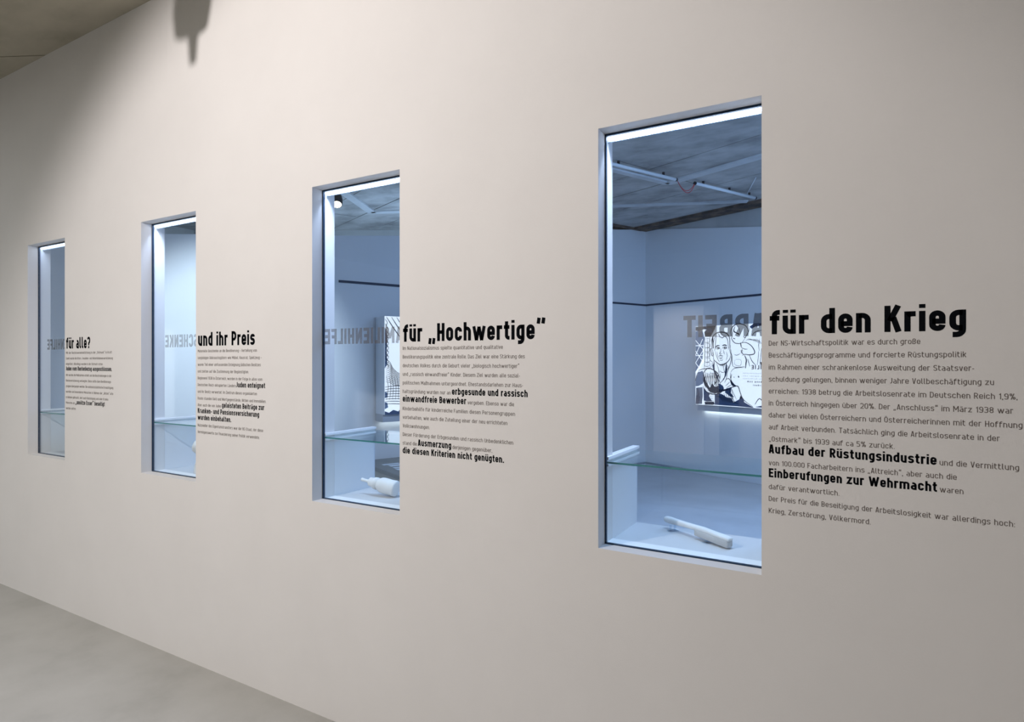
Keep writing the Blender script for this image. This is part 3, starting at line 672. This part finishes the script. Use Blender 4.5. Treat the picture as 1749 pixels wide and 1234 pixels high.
# ------------------------------------------------------------------ things in the room behind
# ceiling tubes with a loop of red wire
def tube_lamp(a, b, lab):
    a = Vector(a); b = Vector(b); r = tag(empty('ceiling_tube', a), lab, 'tube', 'white tubes under the far ceiling')
    MB().tube([(0, 0, 0), b - a], .017, 12).build('tube', M['tube'], r, True)
    d = (b - a).normalized()
    for s, e in ((-.02, 0), ((b - a).length, (b - a).length + .02)):
        MB().tube([d * s, d * e], .018, 12).build('end_cap', M['cap'], r)
    for f in (.12, .55, .9):
        p = (b - a) * f; MB().box(p.x - .012, p.x + .012, p.y - .008, p.y + .008, .012, H - a.z - .004).build('clip', M['cap'], r)
TZ = H - .05
tube_lamp((-2.62, 3.00, TZ), (-1.80, 4.70, TZ), 'white ceiling tube on the left, ending at the red wires')
tube_lamp((-1.645, 4.96, TZ), (-1.17, 5.93, TZ), 'white ceiling tube on the right of the red wires')
wr = tag(empty('red_wire_loop', (-1.79, 4.73, TZ)), 'loop of two thin red wires hanging between the white ceiling tubes', 'wire')
for k, sag in ((0, .10), (1, .125)):
    pts = []
    for i in range(13):
        t = i / 12; e = 4 * t * (1 - t)
        pts.append((.14 * t + .012 * k * e, .22 * t, -sag * e))
    MB().tube(pts, .0035, 6).build('wire', M['red'], wr, True)
tag(MB().tube([(-1.24, 5.80, H - .03), (-1.05, 5.2, H - .012)], .005, 6).build('ceiling_cable', M['tube'], None, True), 'thin pale cable on the ceiling at the end of the right tube', 'cable')
# small spot lamp behind the second window
lx, ly, lz = -4.62 + .05, 4.22 - CAM_D + .0, 3.16
a30 = math.radians(30.15); k = (575.5 - 874.5) / 1042; Zc = 6.1
lx = (k * math.cos(a30) - math.sin(a30)) * Zc; ly = (k * math.sin(a30) + math.cos(a30)) * Zc - CAM_D; lz = 1.6 + (616 - 347) * Zc / 1042
sp = tag(empty('spot_lamp', (lx, ly, lz)), 'small glowing cylindrical spot lamp hanging from the ceiling behind the second pane', 'lamp')
tilt = Vector((0, 0, -1)).rotation_difference((Vector((-lx, -CAM_D - ly, 0)).normalized() * .62 + Vector((0, 0, -1))).normalized()).to_euler()
for nm, pr, mm in (('housing', [(-.012, .050), (0, .054), (.005, .055), (.06, .055), (.11, .045), (.125, .03)], M['lamp']), ('bulb', [(-.026, .012), (-.022, .030), (-.0125, .044)], M['glow'])):
    vlathe(nm, pr, mm, sp).rotation_euler = tilt
MB().tube([(0, 0, .10), (0, 0, H - lz)], .018, 12).build('stem', M['lamp'], sp, True)

# large backlit drawings ------------------------------------------------
def ribbon_line(pts, w, mb, taper=True):
    n = len(pts); P = [Vector(p) for p in pts]
    # smooth (Catmull-Rom)
    Q = []
    for i in range(n - 1):
        p0 = P[max(i - 1, 0)]; p1 = P[i]; p2 = P[i + 1]; p3 = P[min(i + 2, n - 1)]
        for s in range(4):
            t = s / 4
            Q.append(.5 * ((2 * p1) + (p2 - p0) * t + (2 * p0 - 5 * p1 + 4 * p2 - p3) * t * t + (3 * p1 - p0 - 3 * p2 + p3) * t ** 3))
    Q.append(P[-1]); m = len(Q); base = len(mb.v)
    for i, q in enumerate(Q):
        d = (Q[min(i + 1, m - 1)] - Q[max(i - 1, 0)]); d = d.normalized() if d.length > 0 else Vector((1, 0))
        nn = Vector((-d.y, d.x)); ww = w * (.35 + .65 * math.sin(math.pi * (i + .5) / m)) if taper else w
        mb.v += [q + nn * ww / 2, q - nn * ww / 2]
    for i in range(m - 1): mb.f.append([base + 2 * i, base + 2 * i + 1, base + 2 * i + 3, base + 2 * i + 2])
class Drawing:
    """flat print; (x, y) in drawing units, conv() gives metres on the sheet"""
    def __init__(s, conv, k=1.0): s.k = k; s.c = conv; s.L = MB(); s.P = {}
    def ln(s, pts, w=.006, taper=True): ribbon_line([s.c(*p) for p in pts], w * s.k + .0012, s.L, taper)
    def fill(s, key, pts):
        mb = s.P.setdefault(key, MB()); b = len(mb.v); mb.v += [Vector(s.c(*p)) for p in pts]; mb.f.append(list(range(b, b + len(pts))))
    def build(s, parent, y):
        def out(name, mb, m, yy):
            me = bpy.data.meshes.new(name); me.from_pydata([(v.x, yy, v.y) for v in mb.v], [], mb.f); me.update(); me.materials.append(m)
            o = bpy.data.objects.new(name, me); COL.objects.link(o); o.parent = parent
            if name == 'line_drawing': o['kind'] = 'stuff'
        for i, (k, mb) in enumerate(s.P.items()):
            if k == 'paper': out('girder_lines', mb, M[k], y - .0006 * (i + 1)); continue
            for f in mb.f:
                p = MB(); p.v = [mb.v[q] for q in f]; p.f = [list(range(len(f)))]; out('tone', p, M[k], y - .0006 * (i + 1))
        out('line_drawing', s.L, M['ink'], y - .004)
def conv1(zx, zy):
    f = (zx - 260) / 770; top = 183 - 34 * f; bot = 1095 + 42 * f
    return ((zx - 260) / 770 * .986, 1.087 * (1 - (zy - top) / (bot - top)))
d1 = Drawing(conv1, 1.35)
# tones: dark sky at top left, folds and shadows at the foot
d1.fill('ink', [(262, 190), (330, 184), (420, 178), (512, 172), (500, 215), (440, 232), (370, 215), (300, 240), (262, 232)])
d1.fill('ink', [(390, 225), (500, 215), (470, 270), (452, 300), (380, 300), (372, 250)])
d1.fill('ink2', [(262, 240), (350, 232), (375, 320), (360, 420), (350, 560), (300, 660), (262, 720)])
d1.fill('ink', [(300, 430), (335, 425), (345, 465), (318, 480)])
d1.fill('ink', [(318, 520), (346, 540), (338, 590), (306, 560)])
d1.fill('ink', [(286, 250), (342, 262), (346, 296), (306, 286)])
d1.fill('ink2', [(262, 800), (300, 720), (350, 700), (372, 760), (356, 850), (300, 880), (262, 885)])
d1.fill('ink', [(268, 850), (300, 800), (330, 760), (322, 830), (300, 880), (272, 884)])
d1.fill('ink2', [(270, 900), (350, 892), (352, 1000), (340, 1090), (262, 1090)])
d1.fill('ink3', [(266, 1010), (300, 960), (318, 1020), (300, 1092), (264, 1092)])
d1.fill('ink', [(350, 800), (385, 880), (440, 950), (500, 968), (560, 955), (610, 925), (600, 880), (560, 850), (540, 880), (500, 890), (470, 850), (440, 900), (400, 840), (372, 760)])
d1.fill('ink', [(375, 1063), (490, 1062), (500, 1095), (470, 1100), (380, 1098)])
d1.fill('ink3', [(500, 985), (560, 965), (600, 980), (640, 1010), (700, 1020), (720, 1070), (790, 1030), (830, 1020), (842, 1065), (900, 1100), (950, 1130), (880, 1124), (760, 1113), (620, 1106), (500, 1098)])
d1.fill('ink', [(505, 1000), (560, 985), (620, 1040), (680, 1060), (640, 1085), (560, 1070), (520, 1095)])
d1.fill('ink', [(690, 800), (720, 850), (752, 880), (738, 890), (705, 870), (684, 830)])
d1.fill('ink', [(800, 985), (840, 1050), (800, 1090), (778, 1060)])
d1.fill('ink', [(1015, 600), (1060, 596), (1062, 636), (1020, 634)])
d1.fill('ink3', [(545, 850), (590, 870), (612, 905), (580, 920), (540, 905)])
d1.fill('ink3', [(900, 190), (950, 150), (1035, 150), (1035, 178), (960, 190), (925, 215)])
d1.fill('ink3', [(470, 640), (496, 600), (500, 700), (540, 760), (556, 840), (530, 800), (490, 720)])
d1.fill('ink3', [(632, 620), (646, 640), (648, 700), (634, 760), (600, 822), (618, 760)])
d1.fill('ink', [(466, 330), (482, 300), (486, 430), (476, 450)])
d1.fill('ink3', [(360, 890), (400, 940), (440, 966), (430, 1000), (470, 1058), (400, 1060), (366, 1050)])
d1.fill('ink3', [(284, 906), (300, 905), (312, 980), (300, 990)])
d1.fill('ink3', [(640, 905), (700, 895), (690, 960), (730, 1010), (680, 1000), (620, 950)])
# girders of the mast
for p in ([(262, 345), (372, 470)], [(352, 330), (262, 520)], [(262, 470), (372, 620)], [(372, 440), (262, 610)], [(262, 610), (330, 690)], [(372, 560), (262, 720)], [(262, 410), (380, 405)], [(262, 525), (385, 520)]):
    mbp = d1.P.setdefault('paper', MB()); ribbon_line([d1.c(*q) for q in p], .010, mbp, False)
for y in (330, 390, 440, 500, 560, 610): d1.ln([(378, y), (436, y - 4), (438, y + 34), (382, y + 38), (378, y)], .0035)
d1.ln([(376, 300), (380, 500), (372, 690)], .005); d1.ln([(410, 310), (414, 480), (408, 660)], .004)
# man: hair, head, ear, neck
d1.ln([(470, 470), (462, 400), (468, 330), (490, 285), (540, 255), (600, 252), (650, 272), (676, 320), (680, 390), (672, 440)], .009)
d1.ln([(488, 440), (484, 380), (500, 320), (522, 300)], .005); d1.ln([(522, 300), (512, 360), (508, 430), (500, 470)], .006)
d1.ln([(520, 302), (560, 300), (590, 318), (620, 300), (650, 330), (662, 400), (664, 460)], .006)
d1.ln([(540, 262), (556, 290), (560, 312)], .005); d1.ln([(575, 258), (590, 284), (612, 298)], .005)
d1.ln([(470, 452), (452, 440), (456, 480), (466, 520), (484, 525), (484, 480)], .007)
d1.ln([(478, 460), (476, 500), (486, 516)], .005)
d1.ln([(484, 520), (490, 570), (520, 600), (560, 628), (600, 632), (650, 600), (680, 560), (692, 510)], .008)
d1.ln([(508, 470), (520, 520), (540, 570), (560, 600)], .004)
d1.ln([(512, 428), (532, 408), (562, 410)], .010); d1.ln([(590, 410), (620, 400), (648, 412)], .010)
d1.ln([(514, 440), (534, 428), (560, 436), (544, 446), (520, 446)], .007); d1.ln([(592, 438), (616, 424), (644, 432), (628, 444), (602, 444)], .007)
d1.ln([(540, 432), (542, 442)], .010); d1.ln([(618, 428), (620, 440)], .010)
d1.ln([(574, 440), (572, 480), (560, 500), (572, 508), (590, 500)], .005); d1.ln([(604, 460), (612, 490), (618, 510)], .004)
d1.ln([(548, 532), (570, 524), (600, 530)], .007); d1.ln([(556, 548), (575, 556), (596, 546)], .006); d1.ln([(560, 575), (580, 580), (600, 572)], .004)
d1.ln([(530, 480), (536, 520), (548, 560)], .003); d1.ln([(640, 480), (650, 530), (636, 580)], .004)
d1.ln([(490, 580), (494, 640), (498, 720)], .008); d1.ln([(640, 612), (640, 680), (632, 730)], .009)
for q in range(6): d1.ln([(560 + q * 10, 640 + q * 4), (585 + q * 9, 620 - q * 3)], .003)
d1.ln([(520, 610), (540, 660), (550, 700), (560, 730)], .004); d1.ln([(560, 700), (590, 720), (632, 712)], .004); d1.ln([(600, 640), (612, 690), (628, 740)], .004)
d1.ln([(632, 730), (622, 770), (590, 820), (560, 850)], .006); d1.ln([(650, 640), (664, 660), (640, 700)], .005)
# arc behind the heads
d1.ln([(515, 175), (470, 240), (440, 330), (440, 560), (475, 600), (450, 660), (390, 680)], .004)
# boy: head, ear, body
d1.ln([(700, 300), (690, 260), (700, 210), (735, 170), (790, 155), (850, 172), (880, 215), (888, 270)], .008)
d1.ln([(740, 185), (725, 230), (735, 250), (760, 262), (782, 280)], .010); d1.ln([(760, 175), (790, 220), (800, 280)], .004)
d1.ln([(714, 250), (708, 300), (700, 320), (712, 350), (740, 378), (790, 385), (820, 372), (848, 330)], .006)
d1.ln([(718, 322), (742, 330)], .007); d1.ln([(760, 262), (778, 270), (790, 286)], .009); d1.ln([(718, 240), (738, 244)], .006)
d1.ln([(848, 330), (864, 300), (890, 250), (900, 200)], .006); d1.ln([(830, 300), (850, 316), (862, 300)], .005)
d1.ln([(800, 372), (806, 400), (812, 430)], .009); d1.ln([(812, 378), (860, 372), (920, 410), (955, 470), (950, 505), (900, 516), (850, 510), (820, 522)], .008)
d1.ln([(812, 430), (850, 450), (880, 450)], .005); d1.ln([(820, 445), (815, 490), (840, 510)], .006); d1.ln([(800, 470), (830, 470)], .005); d1.ln([(800, 485), (828, 488)], .004)
d1.ln([(688, 400), (682, 460), (690, 500), (706, 520)], .006); d1.ln([(730, 510), (760, 520), (800, 500)], .004)
d1.ln([(705, 520), (706, 600), (716, 650)], .006); d1.ln([(846, 520), (866, 570), (862, 620), (858, 672)], .011); d1.ln([(880, 560), (905, 650)], .005)
d1.ln([(738, 570), (738, 630), (800, 640), (806, 575), (740, 568)], .0025)
d1.ln([(716, 650), (760, 662), (850, 650)], .004)
# right-hand folds
d1.ln([(900, 520), (930, 590), (970, 636)], .006); d1.ln([(1000, 470), (995, 560), (985, 636)], .004); d1.ln([(1030, 440), (1020, 560), (1012, 634)], .004)
for q in range(6): d1.ln([(860 + q * 22, 350 - q * 4), (900 + q * 22, 330 + q * 6), (930 + q * 22, 350 + q * 10)], .003)
d1.ln([(1035, 232), (990, 240), (950, 262), (930, 300)], .006); d1.ln([(1010, 330), (1000, 400), (1006, 470)], .004)
# speech shape, arm and hand
d1.ln([(690, 720), (686, 770), (700, 820), (740, 868), (780, 882)], .005); d1.ln([(690, 720), (720, 680), (780, 664), (860, 662)], .004)
d1.ln([(690, 450), (700, 540), (680, 640), (650, 720), (640, 790), (618, 840)], .006); d1.ln([(700, 740), (690, 800)], .006)
d1.ln([(618, 840), (640, 800), (664, 792), (684, 812), (700, 860), (726, 890)], .006)
d1.ln([(630, 880), (660, 850), (680, 830)], .004); d1.ln([(640, 900), (672, 880), (700, 862)], .004)
d1.ln([(776, 760), (784, 780)], .012); d1.ln([(728, 770), (730, 782)], .006)
# curly head in the foreground
d1.ln([(300, 700), (340, 684), (400, 676), (440, 680)], .007); d1.ln([(262, 820), (280, 750), (310, 705)], .007)
for q in range(9):
    a = 372 + q * 22
    d1.ln([(a, 740 - q * 4), (a - 12, 800), (a + 4, 860 + (q % 3) * 14), (a + 26, 905 - (q % 2) * 22)], .007)
    d1.ln([(a + 8, 710 + (q % 3) * 12), (a + 20, 760), (a + 10, 810), (a + 18, 850)], .005)
d1.ln([(372, 800), (360, 740), (392, 690), (430, 672), (500, 700), (545, 745), (560, 800), (540, 850)], .009)
for q in range(5): d1.ln([(470 + q * 8, 735 + q * 10), (510 + q * 4, 740 + q * 22), (520, 800 + q * 10), (500 - q * 4, 850 + q * 6)], .004)
d1.ln([(358, 880), (380, 930), (440, 965), (520, 975), (580, 950), (620, 915)], .009)
for q in range(7): d1.ln([(400 + q * 6, 900 + q * 24), (430, 910 + q * 24), (470 + q * 3, 916 + q * 22)], .003)
for q in range(6): d1.ln([(270 + q * 14, 905), (280 + q * 14, 960 + q * 8), (272 + q * 14, 1030), (284 + q * 12, 1088)], .005)
# cloth at the bottom right
for q in range(9): d1.ln([(510 + q * 24, 1000 - q * 10), (560 + q * 20, 1010 + q * 4), (600 + q * 22, 1060 + q * 3)], .005)
d1.ln([(500, 985), (600, 930), (700, 895), (770, 880), (800, 960), (840, 1040), (940, 1118)], .008)
d1.ln([(680, 900), (690, 980), (730, 1060)], .006); d1.ln([(700, 905), (720, 960), (760, 1040)], .004)
for q in range(5): d1.ln([(520 + q * 30, 960 - q * 8), (590 + q * 18, 940 - q * 4), (650 + q * 12, 915)], .004)
# folds of cloth and smoke lines on the right of the sheet
for q in range(10): d1.ln([(1060 + q * 60, 200), (1090 + q * 58, 320 + q * 8), (1050 + q * 62, 430), (1085 + q * 58, 540)], .007)
for q in range(8): d1.ln([(960 + q * 90, 1090), (1010 + q * 85, 1020 + (q % 3) * 20), (1060 + q * 82, 1088)], .007)
d1.fill('ink3', [(960, 1120), (1100, 1085), (1300, 1105), (1480, 1060), (1655, 1080), (1655, 1150), (1300, 1150)])
# mirrored caption on the sheet
def mirrored(parent, lines, x_right, z, y):
    lt = MB()
    for txt, cap, w, width, dz in lines:
        for q in layout(txt, w, cap, width):
            b = len(lt.v); lt.v += [(x_right - p[0], y, z + dz + p[1]) for p in q]; lt.f.append([b, b + 1, b + 2, b + 3])
    me = bpy.data.meshes.new('caption'); me.from_pydata(lt.v, [], lt.f); me.update(); me.materials.append(M['ink'])
    o = bpy.data.objects.new('caption', me); COL.objects.link(o); o.parent = parent
def lightbox(name, origin, dirv, width, z0, h, depth, lab):
    ang = math.atan2(dirv.y, dirv.x)
    r = tag(empty(name, (origin.x, origin.y, z0), ang), lab, 'light box', 'backlit drawings on the far walls')
    bx('housing', 0, width, .004, depth, 0, h, M['box'], r)
    bx('print_sheet', 0, width, 0, .0035, 0, h, M['paper'], r)
    bx('shade_band', .0, width, .045, depth, -.085, -.0005, M['shadeband'], r)  # strip put in for the dark band of shade below the box
    ll = light('under_light', 'AREA', (0, 0, 0), (0, 0, -1), .9, (.85, .95, 1), shape='RECTANGLE', size=width - .1, size_y=.03)
    ll.parent = r; ll.location = (width / 2, depth - .035, -.09); ll.rotation_euler = (math.radians(12), 0, 0)
    return r
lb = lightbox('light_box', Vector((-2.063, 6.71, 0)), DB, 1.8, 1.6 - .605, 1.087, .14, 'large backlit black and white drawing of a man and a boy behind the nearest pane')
d1.build(lb, -.001)
mirrored(lb, [('FAMILIE', .052, .17, .30, 0), ('nach nationalsozialistischem', .014, .1, .42, -.06), ('Ideal sollte möglichst viele', .014, .1, .42, -.095), ('und gesunde Nachkommen', .014, .1, .42, -.13),
              ('Zustimmung zum', .022, .2, .36, -.17), ('neuen Ordner', .022, .2, .28, -.215)], 1.15, .50, -.006)
# second light box on the left far wall
def conv2(u, v): return (u, v)
aS = Vector((-4.60 + .22, 3.50, 0))
k = (657 - 874.5) / 1042; Zc = 6.60
fx = (k * math.cos(a30) - math.sin(a30)) * Zc; fy = (k * math.sin(a30) + math.cos(a30)) * Zc - CAM_D
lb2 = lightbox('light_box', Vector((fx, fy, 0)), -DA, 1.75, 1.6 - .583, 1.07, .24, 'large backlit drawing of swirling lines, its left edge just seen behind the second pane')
d2 = Drawing(conv2)
for q in range(6): d2.ln([(.02 + q * .06, 1.06 - q * .0), (.12 + q * .07, .92 - q * .01), (.30 + q * .09, .70 - q * .01)], .009)
for q in range(9): d2.ln([(0.0, 1.04 - q * .05), (.03, 1.0 - q * .05), (.012, .96 - q * .05), (.045, .93 - q * .05), (.03, .9 - q * .05)], .006)
for q in range(12): d2.ln([(0.01, .60 - q * .022), (.06, .57 - q * .02), (.10, .50 - q * .016), (.20, .44 - q * .012), (.42, .47 - q * .02)], .0045)
for q in range(8): d2.ln([(0.0, .30 - q * .026), (.15, .31 - q * .028), (.5, .29 - q * .03)], .006)
for q in range(6): d2.ln([(.27 + .012 * q, .76 - q * .02), (.21, .70 - q * .01), (.22 + q * .02, .60), (.30, .56 + q * .02)], .010)
for q in range(5): d2.ln([(.02 + q * .03, .42), (.04 + q * .03, .30), (.02 + q * .035, .16)], .004)
d2.fill('ink3', [(0, .0), (.45, .0), (.44, .03), (.26, .05), (.2, .075), (.16, .03), (.10, .05), (.05, .02), (0, .04)])
d2.fill('ink2', [(0, .06), (.04, .08), (.03, .13), (0, .14)]); d2.fill('ink2', [(0, .18), (.035, .19), (.03, .24), (0, .25)])
d2.fill('ink2', [(0, .5), (.03, .55), (.02, .7), (.035, .85), (0, .95)])
for q in (.20, .27, .33): d2.ln([(q, .04), (q + .01, .10), (q, .17)], .012)
for q in range(16):
    x = .5 + q * .078; y = .30 + .3 * math.sin(q * 1.7)
    d2.ln([(x, .06), (x + .05, .2 + .1 * math.sin(q)), (x - .03, y), (x + .07, y + .2), (x + .02, y + .38)], .007)
    d2.ln([(x, 1.04), (x + .05, .96), (x + .01, .88 - .1 * math.cos(q))], .005)
for q in range(7): d2.ln([(.55, .18 + q * .12), (.9, .24 + q * .11), (1.3, .14 + q * .125), (1.72, .22 + q * .11)], .005)
d2.fill('ink3', [(.5, 0), (1.75, 0), (1.75, .12), (1.5, .05), (1.2, .10), (.9, .04), (.7, .08)])
d2.build(lb2, -.001)

# low printed table in front of the left far wall
tb = tag(empty('low_table', (-4.05, 4.35, 0), math.atan2(-DA.y, -DA.x)), 'low grey table with a pale printed top under the second light box', 'table')
bx('table_body', -1.6, .6, -1.35, -.02, 0, .49, M['floor'], tb)
bx('table_top', -1.62, .62, -1.40, 0, .49, .527, M['tabletop'], tb, .004)
mb = MB()
for i in range(10):
    for j in range(7):
        x0 = -1.5 + i * .205; y0 = -1.10 + j * .115
        if (i * 7 + j * 3) % 11 == 0: continue
        mb.box(x0 + (j % 3) * .015, x0 + .185, y0, y0 + (.085 if j % 2 else .06), .527, .5285)
ps = mb.build('printed_field', M['box'], tb); ps['kind'] = 'stuff'

# ------------------------------------------------------------------ viewer's room: lamps on the ceiling (one throws the shadow at the top) and a far panel mirrored in the panes
tr = tag(empty('lighting_track', (-2.3, -2.7, H - .06)), 'dark lighting track under the ceiling of the viewing room', 'track')
MB().box(-2.4, 2.8, -.018, .018, .02, .055).build('track_rail', M['lamp'], tr)
def track_spot(loc, aim, lab, s=1.0):
    r = tag(empty('track_spot', loc), lab, 'lamp', 'track spots of the viewing room')
    d = (Vector(aim) - Vector(loc)).normalized()
    MB().tube([d * -.10 * s, d * -.085 * s, d * -.02 * s, d * .05 * s, d * .10 * s, d * .105 * s], [.02 * s, .04 * s, .062 * s, .068 * s, .058 * s, .05 * s], 24).build('lamp_head', M['lamp'], r, True)
    MB().tube([(0, 0, .02), (0, 0, H - loc[2] - .003)], .012, 10).build('stem', M['lamp'], r, True)
    MB().tube([(0, 0, -.02), Vector((0, 0, -.155 * s)) + d * .02], [.03 * s, .016], 10).build('grip', M['lamp'], r, True)
    return r
track_spot((-2.73, -1.215, 3.505), (-2.85, -1.1, 2.4), 'dark track spot hanging close to the text wall', 1.35)
track_spot((-2.32, -2.88, 3.46), (-2.3, 0, 1.0), 'dark track spot hanging at the lighting track behind the viewer')
pn = tag(empty('exhibition_panel', (-2.8, -8.5, 0)), 'free standing white panel far behind the viewer, mirrored in the nearest pane', 'panel')
MB().box(-.45, .42, -.03, 0, .06, 2.55).build('panel_face', M['panel'], pn)
MB().box(-.45, .42, -.03, .02, 0, .06).build('plinth', M['panel'], pn)
MB().box(.42, .66, -.25, -.04, 0, 2.6).build('side_face', M['plaster2'], pn)
